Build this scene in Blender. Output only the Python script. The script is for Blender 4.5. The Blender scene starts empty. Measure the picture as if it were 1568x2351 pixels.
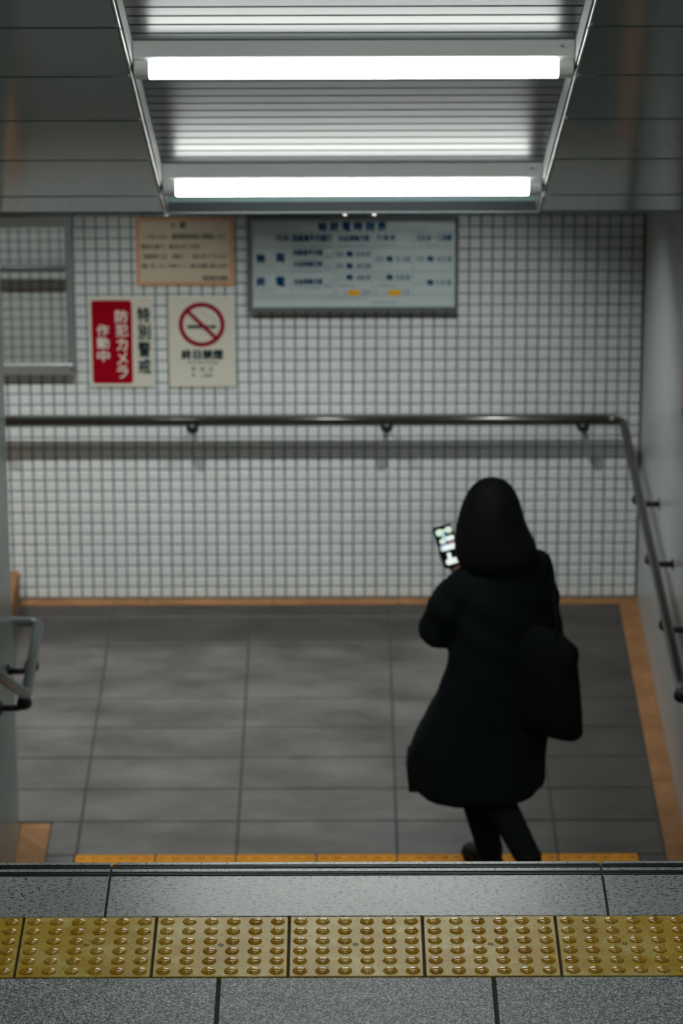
import bpy, bmesh, math, random
from mathutils import Vector, Matrix

random.seed(7)
SC = bpy.context.scene
COL = SC.collection
PI = math.pi

# ------------------------------------------------------------------ camera, world, exposure
# world: X right, Y away down the stairs, Z up.  Upper landing floor Z = 0.
CAM_Z = 3.82
FZ = -2.285                      # lower landing floor
WALL_Y = 15.67                   # tiled end wall of the lower landing
XL, XR = -1.22, 1.29             # side walls of the stairway
SL, CK = 0.4925, 6.532           # sloping ceiling: Z = CK - SL*Y
ALPHA = math.atan(SL)
Y_END = 12.64                    # where the sloping ceiling ends
LZ = CK - SL * Y_END             # level ceiling above the lower landing

cam_d = bpy.data.cameras.new('camera')
cam = bpy.data.objects.new('camera', cam_d)
COL.objects.link(cam)
cam_d.sensor_fit = 'AUTO'
cam_d.sensor_width = 36.0
cam_d.lens = 135.0
cam_d.clip_start = 0.05
cam_d.clip_end = 100
cam.matrix_world = (Matrix.Translation((0, 0, CAM_Z)) @ Matrix.Rotation(math.radians(90 - 20.0), 4, 'X')
                    @ Matrix.Rotation(math.radians(-0.17), 4, 'Z'))
cam_d.dof.use_dof = True
cam_d.dof.focus_distance = 8.75
cam_d.dof.aperture_fstop = 6.0
SC.camera = cam

world = bpy.data.worlds.new('world')
SC.world = world
world.use_nodes = True
world.node_tree.nodes['Background'].inputs[0].default_value = (0.35, 0.6, 0.65, 1)
world.node_tree.nodes['Background'].inputs[1].default_value = 0.004

SC.view_settings.view_transform = 'Standard'
SC.view_settings.look = 'None'
SC.view_settings.gamma = 1.0
SC.view_settings.use_curve_mapping = False
SC.view_settings.exposure = 0.0

LAMP_COL = (0.965, 1.0, 0.965)
LAMP_SLOPE = 30.0                 # emission of the battens on the sloping ceiling
LAMP_LEVEL = 1650.0                 # emission of the lights above the lower landing

# ------------------------------------------------------------------ materials
def new_mat(name):
    m = bpy.data.materials.new(name)
    m.use_nodes = True
    nt = m.node_tree
    return m, nt, nt.nodes['Principled BSDF']

def mat(name, col, rough=0.5, metal=0.0, spec=0.5, var=0.0, scale=8.0, bump=0.0, bscale=60.0, col2=None, detail=4.0, coat=0.0):
    m, nt, b = new_mat(name)
    N, L = nt.nodes, nt.links
    b.inputs['Roughness'].default_value = rough
    b.inputs['Metallic'].default_value = metal
    b.inputs['Specular IOR Level'].default_value = spec
    b.inputs['Coat Weight'].default_value = coat
    b.inputs['Base Color'].default_value = (*col, 1)
    geo = N.new('ShaderNodeNewGeometry')
    if var > 0 or col2:
        n = N.new('ShaderNodeTexNoise')
        n.inputs['Scale'].default_value = scale
        n.inputs['Detail'].default_value = detail
        n.inputs['Roughness'].default_value = 0.6
        L.new(geo.outputs['Position'], n.inputs['Vector'])
        r = N.new('ShaderNodeValToRGB')
        r.color_ramp.elements[0].position = 0.3
        r.color_ramp.elements[1].position = 0.7
        c2 = col2 or tuple(min(1, c * (1 + var)) for c in col)
        c1 = col if col2 else tuple(c * (1 - var) for c in col)
        r.color_ramp.elements[0].color = (*c1, 1)
        r.color_ramp.elements[1].color = (*c2, 1)
        L.new(n.outputs['Fac'], r.inputs['Fac'])
        L.new(r.outputs['Color'], b.inputs['Base Color'])
    if bump > 0:
        n2 = N.new('ShaderNodeTexNoise')
        n2.inputs['Scale'].default_value = bscale
        n2.inputs['Detail'].default_value = 3
        L.new(geo.outputs['Position'], n2.inputs['Vector'])
        bp = N.new('ShaderNodeBump')
        bp.inputs['Strength'].default_value = bump
        bp.inputs['Distance'].default_value = 0.01
        L.new(n2.outputs['Fac'], bp.inputs['Height'])
        L.new(bp.outputs['Normal'], b.inputs['Normal'])
    return m

def emit_mat(name, col, strength):
    m, nt, b = new_mat(name)
    b.inputs['Base Color'].default_value = (0.8, 0.8, 0.8, 1)
    b.inputs['Emission Color'].default_value = (*col, 1)
    b.inputs['Emission Strength'].default_value = strength
    return m

def granite(name, stops, scale, rough, fleck=0.0, fleck_scale=90.0, bump=0.0, spec=0.5):
    """speckled stone: fine grain from voronoi cells, plus elongated dark flecks"""
    m, nt, b = new_mat(name)
    N, L = nt.nodes, nt.links
    geo = N.new('ShaderNodeNewGeometry')
    v = N.new('ShaderNodeTexVoronoi')
    v.inputs['Scale'].default_value = scale
    L.new(geo.outputs['Position'], v.inputs['Vector'])
    sep = N.new('ShaderNodeSeparateColor')
    L.new(v.outputs['Color'], sep.inputs['Color'])
    r = N.new('ShaderNodeValToRGB')
    r.color_ramp.interpolation = 'LINEAR'
    e = r.color_ramp.elements
    e[0].position, e[0].color = stops[0][0], (*stops[0][1], 1)
    e[1].position, e[1].color = stops[-1][0], (*stops[-1][1], 1)
    for p, c in stops[1:-1]:
        k = e.new(p)
        k.color = (*c, 1)
    L.new(sep.outputs['Red'], r.inputs['Fac'])
    out = r.outputs['Color']
    # broad unevenness of the stone
    n = N.new('ShaderNodeTexNoise')
    n.inputs['Scale'].default_value = 3.0
    n.inputs['Detail'].default_value = 5
    L.new(geo.outputs['Position'], n.inputs['Vector'])
    mr = N.new('ShaderNodeMapRange')
    mr.inputs['From Min'].default_value = 0.3
    mr.inputs['From Max'].default_value = 0.7
    mr.inputs['To Min'].default_value = 0.88
    mr.inputs['To Max'].default_value = 1.1
    L.new(n.outputs['Fac'], mr.inputs['Value'])
    mul = N.new('ShaderNodeVectorMath')
    mul.operation = 'SCALE'
    L.new(out, mul.inputs[0])
    L.new(mr.outputs['Result'], mul.inputs['Scale'])
    out = mul.outputs['Vector']
    if fleck > 0:
        mp = N.new('ShaderNodeMapping')
        mp.inputs['Scale'].default_value = (0.62, 1.0, 1.0)
        L.new(geo.outputs['Position'], mp.inputs['Vector'])
        n3 = N.new('ShaderNodeTexNoise')
        n3.inputs['Scale'].default_value = fleck_scale
        n3.inputs['Detail'].default_value = 2.5
        n3.inputs['Roughness'].default_value = 0.65
        L.new(mp.outputs['Vector'], n3.inputs['Vector'])
        r3 = N.new('ShaderNodeValToRGB')
        r3.color_ramp.elements[0].position = 0.565
        r3.color_ramp.elements[1].position = 0.61
        r3.color_ramp.elements[0].color = (0, 0, 0, 1)
        r3.color_ramp.elements[1].color = (fleck, fleck, fleck, 1)
        L.new(n3.outputs['Fac'], r3.inputs['Fac'])
        mx = N.new('ShaderNodeMix')
        mx.data_type = 'RGBA'
        L.new(r3.outputs['Color'], mx.inputs['Factor'])
        L.new(out, mx.inputs['A'])
        mx.inputs['B'].default_value = (0.012, 0.02, 0.022, 1)
        out = mx.outputs['Result']
    L.new(out, b.inputs['Base Color'])
    b.inputs['Roughness'].default_value = rough
    b.inputs['Specular IOR Level'].default_value = spec
    if bump > 0:
        bp = N.new('ShaderNodeBump')
        bp.inputs['Strength'].default_value = bump
        bp.inputs['Distance'].default_value = 0.002
        L.new(sep.outputs['Red'], bp.inputs['Height'])
        L.new(bp.outputs['Normal'], b.inputs['Normal'])
    return m

def worn_floor(name):
    """brownish grey stone of the lower landing with scuffs and stains"""
    m, nt, b = new_mat(name)
    N, L = nt.nodes, nt.links
    geo = N.new('ShaderNodeNewGeometry')
    def noise(scale, detail, stretch=(1, 1, 1)):
        mp = N.new('ShaderNodeMapping')
        mp.inputs['Scale'].default_value = stretch
        L.new(geo.outputs['Position'], mp.inputs['Vector'])
        n = N.new('ShaderNodeTexNoise')
        n.inputs['Scale'].default_value = scale
        n.inputs['Detail'].default_value = detail
        n.inputs['Roughness'].default_value = 0.65
        L.new(mp.outputs['Vector'], n.inputs['Vector'])
        return n
    r = N.new('ShaderNodeValToRGB')
    r.color_ramp.elements[0].position = 0.34
    r.color_ramp.elements[1].position = 0.68
    r.color_ramp.elements[0].color = (0.046, 0.042, 0.039, 1)
    r.color_ramp.elements[1].color = (0.108, 0.103, 0.098, 1)
    L.new(noise(3.2, 8, (1, 1.6, 1)).outputs['Fac'], r.inputs['Fac'])
    r2 = N.new('ShaderNodeValToRGB')
    r2.color_ramp.elements[0].position = 0.55
    r2.color_ramp.elements[1].position = 0.75
    r2.color_ramp.elements[0].color = (1, 1, 1, 1)
    r2.color_ramp.elements[1].color = (0.5, 0.52, 0.54, 1)
    L.new(noise(5.0, 6, (0.8, 1.5, 1)).outputs['Fac'], r2.inputs['Fac'])
    mx = N.new('ShaderNodeMix')
    mx.data_type = 'RGBA'
    mx.blend_type = 'MULTIPLY'
    mx.inputs['Factor'].default_value = 0.8
    L.new(r.outputs['Color'], mx.inputs['A'])
    L.new(r2.outputs['Color'], mx.inputs['B'])
    # grime along the end and right walls; person's shadow painted in on the right
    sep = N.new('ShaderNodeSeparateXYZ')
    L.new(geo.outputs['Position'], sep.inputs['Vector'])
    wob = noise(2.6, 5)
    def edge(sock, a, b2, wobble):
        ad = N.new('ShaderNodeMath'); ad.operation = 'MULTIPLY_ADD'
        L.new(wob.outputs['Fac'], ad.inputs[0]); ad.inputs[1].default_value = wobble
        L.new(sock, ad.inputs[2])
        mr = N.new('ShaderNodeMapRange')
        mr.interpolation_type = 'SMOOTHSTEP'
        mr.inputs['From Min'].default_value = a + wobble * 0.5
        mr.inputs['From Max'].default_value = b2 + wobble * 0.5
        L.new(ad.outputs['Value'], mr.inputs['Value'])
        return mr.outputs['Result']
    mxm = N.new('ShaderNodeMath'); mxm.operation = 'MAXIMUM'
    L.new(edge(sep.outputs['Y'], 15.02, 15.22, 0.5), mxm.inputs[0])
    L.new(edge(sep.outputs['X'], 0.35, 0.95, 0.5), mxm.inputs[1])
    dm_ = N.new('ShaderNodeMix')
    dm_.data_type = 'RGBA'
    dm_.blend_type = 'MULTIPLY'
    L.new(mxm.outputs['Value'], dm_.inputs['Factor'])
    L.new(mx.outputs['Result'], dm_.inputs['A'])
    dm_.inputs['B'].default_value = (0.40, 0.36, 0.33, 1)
    L.new(dm_.outputs['Result'], b.inputs['Base Color'])
    b.inputs['Roughness'].default_value = 0.5
    return m

def tactile_mat(name, base, orange, worn, rough, spec=0.27):
    m, nt, b = new_mat(name)
    N, L = nt.nodes, nt.links
    geo = N.new('ShaderNodeNewGeometry')
    n = N.new('ShaderNodeTexNoise')
    n.inputs['Scale'].default_value = 7.0
    n.inputs['Detail'].default_value = 7
    n.inputs['Roughness'].default_value = 0.62
    L.new(geo.outputs['Position'], n.inputs['Vector'])
    r = N.new('ShaderNodeValToRGB')
    e = r.color_ramp.elements
    e[0].position, e[0].color = 0.32, (*orange, 1)
    e[1].position, e[1].color = 0.74, (*worn, 1)
    k = e.new(0.52)
    k.color = (*base, 1)
    L.new(n.outputs['Fac'], r.inputs['Fac'])
    n2 = N.new('ShaderNodeTexNoise')
    n2.inputs['Scale'].default_value = 120
    n2.inputs['Detail'].default_value = 3
    L.new(geo.outputs['Position'], n2.inputs['Vector'])
    r2 = N.new('ShaderNodeValToRGB')
    r2.color_ramp.elements[0].position = 0.30
    r2.color_ramp.elements[1].position = 0.42
    r2.color_ramp.elements[0].color = (0.35, 0.33, 0.28, 1)
    r2.color_ramp.elements[1].color = (1, 1, 1, 1)
    L.new(n2.outputs['Fac'], r2.inputs['Fac'])
    mx = N.new('ShaderNodeMix')
    mx.data_type = 'RGBA'
    mx.blend_type = 'MULTIPLY'
    mx.inputs['Factor'].default_value = 0.9
    L.new(r.outputs['Color'], mx.inputs['A'])
    L.new(r2.outputs['Color'], mx.inputs['B'])
    L.new(mx.outputs['Result'], b.inputs['Base Color'])
    b.inputs['Roughness'].default_value = rough
    b.inputs['Specular IOR Level'].default_value = spec
    return m

M = {}
M['tile'] = mat('white_glazed_tile', (0.60, 0.615, 0.605), 0.5, spec=0.3, var=0.04, scale=2.5)
M['grout'] = mat('blue_grey_grout', (0.15, 0.20, 0.205), 0.9, var=0.15, scale=6)
M['side_wall'] = mat('pale_enamel_wall', (0.34, 0.36, 0.365), 0.28, var=0.04, scale=1.2)
M['panel'] = mat('dark_enamel_ceiling_panel', (0.125, 0.185, 0.182), 0.12, var=0.05, scale=1.5)
M['joint'] = mat('dark_joint', (0.012, 0.017, 0.018), 0.8)
M['slat'] = mat('aluminium_slat', (0.046, 0.056, 0.054), 0.36, spec=0.042, var=0.05, scale=2)
M['recess'] = mat('recess_metal', (0.16, 0.18, 0.18), 0.5)
M['alu_edge'] = mat('aluminium_edge', (0.62, 0.6, 0.56), 0.35, metal=0.6)
M['lamp_body'] = mat('white_lamp_enamel', (0.82, 0.84, 0.81), 0.4)
M['lamp_glow'] = emit_mat('glowing_diffuser', LAMP_COL, LAMP_SLOPE)
M['level_glow'] = emit_mat('glowing_ceiling_light', LAMP_COL, LAMP_LEVEL)
M['stone_nosing'] = granite('pale_polished_granite', [(0.0, (0.09, 0.10, 0.10)), (0.25, (0.22, 0.235, 0.23)), (1.0, (0.36, 0.375, 0.365))], 420, 0.31, fleck=1.0, fleck_scale=140)
M['stone_slab'] = granite('grey_flamed_granite', [(0.0, (0.015, 0.022, 0.026)), (0.42, (0.07, 0.085, 0.09)), (0.6, (0.22, 0.235, 0.235)), (1.0, (0.50, 0.51, 0.50))], 330, 0.5, bump=0.25)
M['rubber'] = mat('black_grip_rubber', (0.010, 0.013, 0.014), 0.4, spec=0.3)
M['mortar'] = mat('dark_floor_joint', (0.02, 0.026, 0.028), 0.9)
M['tactile'] = tactile_mat('yellow_tactile_plate', (0.44, 0.30, 0.022), (0.37, 0.215, 0.008), (0.62, 0.52, 0.22), 0.33)
M['dome'] = tactile_mat('amber_tactile_dome', (0.43, 0.23, 0.008), (0.37, 0.165, 0.004), (0.48, 0.32, 0.06), 0.12, 0.55)
M['tactile_far'] = mat('orange_tactile_plate', (0.50, 0.20, 0.003), 0.6, spec=0.2, var=0.15, scale=9)
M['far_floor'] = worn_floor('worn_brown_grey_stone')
M['far_joint'] = mat('lower_floor_joint', (0.035, 0.042, 0.042), 0.9)
M['border'] = mat('tan_stone_border', (0.15, 0.068, 0.024), 0.65, spec=0.2, col2=(0.235, 0.118, 0.05), scale=9)
M['rail'] = mat('bronze_handrail', (0.032, 0.028, 0.024), 0.16, metal=0.45)
M['bracket'] = mat('dark_bracket', (0.02, 0.024, 0.025), 0.35, metal=0.5)
M['steel'] = mat('brushed_steel', (0.42, 0.45, 0.45), 0.35, metal=0.8)
M['rail_left'] = mat('dull_steel_handrail', (0.14, 0.165, 0.165), 0.3, metal=0.6)
M['left_wall'] = mat('grey_green_enamel_wall', (0.19, 0.25, 0.235), 0.28, var=0.04, scale=1.2)
M['frame'] = mat('grey_aluminium_frame', (0.17, 0.20, 0.21), 0.4, metal=0.5)
M['mirror'] = mat('mirror_glass', (0.60, 0.64, 0.63), 0.02, metal=1.0)
M['paper'] = mat('cream_sign_board', (0.56, 0.545, 0.46), 0.5)
M['orange_frame'] = mat('orange_print', (0.56, 0.30, 0.17), 0.5)
M['orange_paper'] = mat('buff_sign_board', (0.52, 0.45, 0.33), 0.5)
M['red'] = mat('crimson_print', (0.27, 0.0, 0.008), 0.6, spec=0.08)
M['white_ink'] = mat('white_print', (0.66, 0.58, 0.52), 0.5)
M['black_ink'] = mat('black_print', (0.012, 0.03, 0.035), 0.6, spec=0.08)
M['dark_red'] = mat('dark_red_print', (0.23, 0.004, 0.016), 0.6, spec=0.08)
M['board'] = mat('pale_blue_board', (0.46, 0.53, 0.53), 0.35)
M['board_line'] = mat('grey_green_rule', (0.33, 0.40, 0.395), 0.4)
M['blue_ink'] = mat('navy_print', (0.0, 0.045, 0.12), 0.6, spec=0.08)
M['pale_ink'] = mat('faded_blue_print', (0.24, 0.33, 0.36), 0.5)
M['highlight'] = mat('orange_highlight', (0.75, 0.36, 0.0), 0.5)
M['faint_ink'] = mat('faint_grey_print', (0.42, 0.45, 0.42), 0.5)
M['skin'] = mat('skin', (0.45, 0.23, 0.15), 0.5)
M['hair'] = mat('black_hair', (0.0055, 0.0065, 0.0075), 0.75, spec=0.15, bump=0.3, bscale=90)
M['coat'] = mat('black_wool_coat', (0.0075, 0.011, 0.0125), 0.95, spec=0.1, bump=0.15, bscale=200)
M['trousers'] = mat('black_trousers', (0.007, 0.009, 0.010), 0.9, spec=0.15)
M['shoe'] = mat('black_shoe_leather', (0.006, 0.007, 0.008), 0.6, spec=0.2)
M['bag'] = mat('black_bag_fabric', (0.004, 0.0055, 0.0065), 0.85, spec=0.15, bump=0.1, bscale=150)
M['phone'] = mat('black_phone_case', (0.008, 0.011, 0.011), 0.35)
M['screen'] = mat('dark_phone_screen', (0.006, 0.012, 0.012), 0.15)
M['glow_white'] = emit_mat('screen_white', (0.80, 0.92, 0.86), 0.78)
M['glow_green'] = emit_mat('screen_pale_green', (0.62, 0.85, 0.62), 0.72)
M['glow_teal'] = emit_mat('screen_teal', (0.25, 0.62, 0.68), 0.6)
M['glow_blue'] = emit_mat('screen_blue', (0.02, 0.08, 0.65), 0.6)
M['glow_magenta'] = emit_mat('screen_magenta', (0.55, 0.02, 0.35), 0.6)
M['pink'] = mat('pink_print', (0.55, 0.07, 0.16), 0.5)
M['pale_pink'] = mat('pale_pink_print', (0.56, 0.33, 0.38), 0.5)
M['maroon'] = mat('maroon_print', (0.10, 0.014, 0.03), 0.5)
M['amber'] = mat('amber_print', (0.48, 0.20, 0.02), 0.5)
M['deep_blue'] = mat('blue_print', (0.02, 0.10, 0.25), 0.5)

# ------------------------------------------------------------------ mesh helpers
def mesh_of(name, verts, faces, material, smooth=False):
    me = bpy.data.meshes.new(name)
    me.from_pydata([tuple(v) for v in verts], [], faces)
    me.update()
    if material is not None:
        me.materials.append(material)
    if smooth:
        me.polygons.foreach_set('use_smooth', [True] * len(me.polygons))
    return me

def obj(name, me, parent=None, loc=None, rot=None):
    o = bpy.data.objects.new(name, me)
    COL.objects.link(o)
    if parent is not None:
        o.parent = parent
    if loc is not None:
        o.location = loc
    if rot is not None:
        o.rotation_euler = rot
    return o

def empty(name, loc=(0, 0, 0), rot=(0, 0, 0), parent=None):
    o = bpy.data.objects.new(name, None)
    COL.objects.link(o)
    o.location = loc
    o.rotation_euler = rot
    o.empty_display_size = 0.1
    if parent is not None:
        o.parent = parent
    return o

def tag(o, label=None, cat=None, group=None, kind=None):
    if label: o['label'] = label
    if cat: o['category'] = cat
    if group: o['group'] = group
    if kind: o['kind'] = kind
    return o

class MB:
    """collects vertices and faces for one mesh"""
    def __init__(s): s.v, s.f = [], []
    def add(s, verts, faces):
        k = len(s.v)
        s.v += [Vector(p) for p in verts]
        s.f += [tuple(i + k for i in f) for f in faces]
        return s
    def box(s, x0, x1, y0, y1, z0, z1):
        return s.add([(x0, y0, z0), (x1, y0, z0), (x1, y1, z0), (x0, y1, z0), (x0, y0, z1), (x1, y0, z1), (x1, y1, z1), (x0, y1, z1)],
                     [(0, 3, 2, 1), (4, 5, 6, 7), (0, 1, 5, 4), (1, 2, 6, 5), (2, 3, 7, 6), (3, 0, 4, 7)])
    def cbox(s, x0, x1, y0, y1, z0, z1, c):
        """box whose top (z1) edges are chamfered"""
        return s.add([(x0, y0, z0), (x1, y0, z0), (x1, y1, z0), (x0, y1, z0),
                      (x0, y0, z1 - c), (x1, y0, z1 - c), (x1, y1, z1 - c), (x0, y1, z1 - c),
                      (x0 + c, y0 + c, z1), (x1 - c, y0 + c, z1), (x1 - c, y1 - c, z1), (x0 + c, y1 - c, z1)],
                     [(0, 3, 2, 1), (0, 1, 5, 4), (1, 2, 6, 5), (2, 3, 7, 6), (3, 0, 4, 7),
                      (4, 5, 9, 8), (5, 6, 10, 9), (6, 7, 11, 10), (7, 4, 8, 11), (8, 9, 10, 11)])
    def tube(s, pts, r, n=14, caps=True):
        pts = [Vector(p) for p in pts]
        rr = r if isinstance(r, (list, tuple)) else [r] * len(pts)
        rings = []
        ref = None
        for i, p in enumerate(pts):
            if i == 0: t = pts[1] - pts[0]
            elif i == len(pts) - 1: t = pts[-1] - pts[-2]
            else: t = (pts[i + 1] - p).normalized() + (p - pts[i - 1]).normalized()
            t.normalize()
            if ref is None:
                ref = Vector((0, 0, 1)) if abs(t.z) < 0.9 else Vector((1, 0, 0))
            a = (ref - t * ref.dot(t)).normalized()
            b = t.cross(a)
            ref = a
            rings.append([p + (a * math.cos(2 * PI * k / n) + b * math.sin(2 * PI * k / n)) * rr[i] for k in range(n)])
        return s.loft(rings, caps)
    def loft(s, rings, caps=True):
        n = len(rings[0])
        v = [p for r in rings for p in r]
        f = []
        for i in range(len(rings) - 1):
            for k in range(n):
                a, b = i * n + k, i * n + (k + 1) % n
                f.append((a, b, b + n, a + n))
        if caps:
            f.append(tuple(reversed(range(n))))
            f.append(tuple(range((len(rings) - 1) * n, len(rings) * n)))
        return s.add(v, f)
    def ball(s, c, r, n=16, m=10, R=None):
        """ellipsoid, r scalar or triple, optional 3x3 rotation"""
        if not isinstance(r, (list, tuple)): r = (r, r, r)
        c = Vector(c)
        rings = []
        for j in range(1, m):
            th = PI * j / m
            ring = []
            for k in range(n):
                q = Vector((r[0] * math.sin(th) * math.cos(2 * PI * k / n), r[1] * math.sin(th) * math.sin(2 * PI * k / n), -r[2] * math.cos(th)))
                if R is not None: q = R @ q
                ring.append(c + q)
            rings.append(ring)
        return s.loft(rings)
    def xform(s, Mx):
        s.v = [Mx @ p for p in s.v]
        return s
    def mesh(s, name, material, smooth=False): return mesh_of(name, s.v, s.f, material, smooth)
    def build(s, name, material, parent=None, smooth=False, loc=None, rot=None):
        return obj(name, s.mesh(name, material, smooth), parent, loc, rot)

def bend(pts, rad, n=6):
    """polyline with rounded corners"""
    pts = [Vector(p) for p in pts]
    out = [pts[0]]
    for i in range(1, len(pts) - 1):
        a, p, b = pts[i - 1], pts[i], pts[i + 1]
        d1, d2 = (a - p), (b - p)
        q = min(rad, d1.length * 0.49, d2.length * 0.49)
        s, e = p + d1.normalized() * q, p + d2.normalized() * q
        for k in range(n + 1):
            t = k / n
            out.append(s * (1 - t) ** 2 + p * 2 * t * (1 - t) + e * t ** 2)
    out.append(pts[-1])
    return out

def remesh(mb, name, material, voxel, smooth_it=4, factor=0.5, disp=None):
    """one continuous skin around overlapping closed pieces"""
    o = obj(name + '_tmp', mb.mesh(name + '_tmp', None))
    md = o.modifiers.new('r', 'REMESH')
    md.mode = 'VOXEL'
    md.voxel_size = voxel
    ms = o.modifiers.new('s', 'SMOOTH')
    ms.iterations = smooth_it
    ms.factor = factor
    dg = bpy.context.evaluated_depsgraph_get()
    me = bpy.data.meshes.new_from_object(o.evaluated_get(dg))
    old = o.data
    bpy.data.objects.remove(o)
    bpy.data.meshes.remove(old)
    me.name = name
    me.materials.clear()
    me.materials.append(material)
    if disp:
        for v in me.vertices:
            v.co = disp(v.co.copy(), v.normal.copy())
    me.polygons.foreach_set('use_smooth', [True] * len(me.polygons))
    return me

# ------------------------------------------------------------------ upper landing (floor in the foreground)
floor_u = MB().box(-1.6, 1.6, 4.6, 8.1185, -0.16, -0.012).build('floor', M['mortar'])
tag(floor_u, 'speckled granite landing with a yellow tactile row at the stair edge', 'floor', kind='structure')
# row along the stair edge: long pale slabs with two ribbed grip strips each
J = 0.006
nose_edges = [-1.6, -0.5365, 0.5995, 1.6]
for i in range(3):
    x0, x1 = nose_edges[i] + J / 2, nose_edges[i + 1] - J / 2
    # cross section of the slab from the tactile row to the edge, with two grooves
    prof = [(7.8315, -0.05), (7.8315, -0.0015), (7.833, 0.0), (8.041, 0.0), (8.0415, -0.006), (8.0665, -0.006), (8.067, 0.0),
            (8.081, 0.0), (8.0815, -0.006), (8.1035, -0.006), (8.104, 0.0), (8.116, 0.0), (8.120, -0.004), (8.120, -0.05)]
    b = MB()
    n = len(prof)
    b.add([(x, y, z) for x in (x0, x1) for y, z in prof], [tuple(range(n)), tuple(reversed(range(n, 2 * n)))] + [(k, k + n, (k + 1) % n + n, (k + 1) % n) for k in range(n)])
    sl = b.build('nosing_slab', M['stone_nosing'], floor_u)
    for ya, yb in ((8.0418, 8.0662), (8.0818, 8.1032)):
        g = MB()
        pts = [(ya, -0.006)]
        w = (yb - ya) / 3
        for k in range(3):
            a = ya + k * w
            pts += [(a + 0.12 * w, -0.0035), (a + 0.3 * w, 0.0015), (a + 0.7 * w, 0.0015), (a + 0.88 * w, -0.0035)]
        pts.append((yb, -0.006))
        n = len(pts)
        g.add([(x, y, z) for x in (x0 + 0.001, x1 - 0.001) for y, z in pts], [tuple(range(n)), tuple(reversed(range(n, 2 * n)))] + [(k, k + n, (k + 1) % n + n, (k + 1) % n) for k in range(n)])
        g.build('grip_strip', M['rubber'], sl)
# tactile row
TX0, TP = -0.120, 0.2993
tile_me = MB().cbox(-TP / 2 + 0.0028, TP / 2 - 0.0028, -0.1485 + 0.001, 0.1485 - 0.001, -0.03, 0.0, 0.0015).mesh('tactile_tile', M['tactile'])
dm = []
for r, z in ((0.0162, -0.0003), (0.0158, 0.0008), (0.0145, 0.0026), (0.0120, 0.0042), (0.0085, 0.0053), (0.0042, 0.0060), (0.0008, 0.0062)):
    dm.append([Vector((r * math.cos(2 * PI * k / 22), r * math.sin(2 * PI * k / 22), z)) for k in range(22)])
dome_me = MB().loft(dm).mesh('dome', M['dome'], True)
# moulder's mark: a small oval ring with an N stroke
mk = MB()
ring_pts = 20
for k in range(ring_pts):
    a0, a1 = 2 * PI * k / ring_pts, 2 * PI * (k + 1) / ring_pts
    q = [(0.0066 * math.cos(a), 0.0066 * math.sin(a)) for a in (a0, a1)]
    p = [(0.0053 * math.cos(a), 0.0053 * math.sin(a)) for a in (a0, a1)]
    mk.add([(*q[0], 0.0004), (*q[1], 0.0004), (*p[1], 0.0004), (*p[0], 0.0004)], [(0, 1, 2, 3)])
for (xa, ya, xb, yb) in ((-0.003, -0.0032, -0.003, 0.0032), (-0.003, 0.0032, 0.003, -0.0032), (0.003, -0.0032, 0.003, 0.0032)):
    d = Vector((xb - xa, yb - ya, 0)).normalized()
    s = Vector((-d.y, d.x, 0)) * 0.0006
    mk.add([Vector((xa, ya, .0004)) - s, Vector((xb, yb, .0004)) - s, Vector((xb, yb, .0004)) + s, Vector((xa, ya, .0004)) + s], [(0, 1, 2, 3)])
mark_me = mk.mesh('maker_mark', M['joint'])
for i in range(-5, 6):
    cx = TX0 + TP / 2 + i * TP
    t = obj('tactile_tile', tile_me, floor_u, (cx, 7.6805, 0))
    if -1.0 < cx < 1.0:
        for a in range(6):
            for c in range(6):
                obj('dome', dome_me, t, ((a - 2.5) * 0.0496, (c - 2.5) * 0.0488, 0.0))
        obj('maker_mark', mark_me, t, (-0.001, 0.006, 0))
# slabs on the near side of the tactile row
row_y = 7.529
slab_cache = {}
for r in range(5):
    y1 = row_y - 0.003 - r * 0.6
    y0 = y1 - 0.594
    off = -0.2705 + (0.3 if r % 2 else 0)
    for i in range(-2, 3):
        x0 = max(-1.6, off + i * 0.5995 + 0.0045)
        x1 = min(1.6, off + (i + 1) * 0.5995 - 0.0045)
        if x1 - x0 < 0.05: continue
        key = round(x1 - x0, 4)
        if key not in slab_cache:
            w = x1 - x0
            slab_cache[key] = MB().cbox(-w / 2, w / 2, -0.297, 0.297, -0.04, 0.0, 0.0015).mesh('granite_slab', M['stone_slab'])
        obj('granite_slab', slab_cache[key], floor_u, ((x0 + x1) / 2, (y0 + y1) / 2, 0))

# ------------------------------------------------------------------ stairs between the landings (and the flight the camera stands on)
def flight(name, label, y_top, z_top, n, rise, run, up=False):
    root = empty(name, (0, y_top, z_top))
    tag(root, label, 'stairs', kind='structure')
    for k in range(n):
        zt = -(k + 1) * rise
        b = MB().cbox(XL + 0.001, XR - 0.001, k * run + 0.003, (k + 1) * run, zt - 0.16, zt, 0.004)
        b.build('tread', M['stone_slab'], root)
        MB().box(XL + 0.02, XR - 0.02, (k + 1) * run - 0.03, (k + 1) * run - 0.008, zt - 0.001, zt + 0.002).build('grip_strip', M['rubber'], root)
    return root
RISE, RUN = 0.16321, 0.331
flight('stairs', 'granite stair flight hidden between the two landings', 8.117, 0.0, 13, RISE, RUN)
flight('stairs', 'granite stair flight behind the photographer down to the upper landing', 4.6 - 14 * RUN, 14 * RISE, 14, RISE, RUN)

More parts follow.
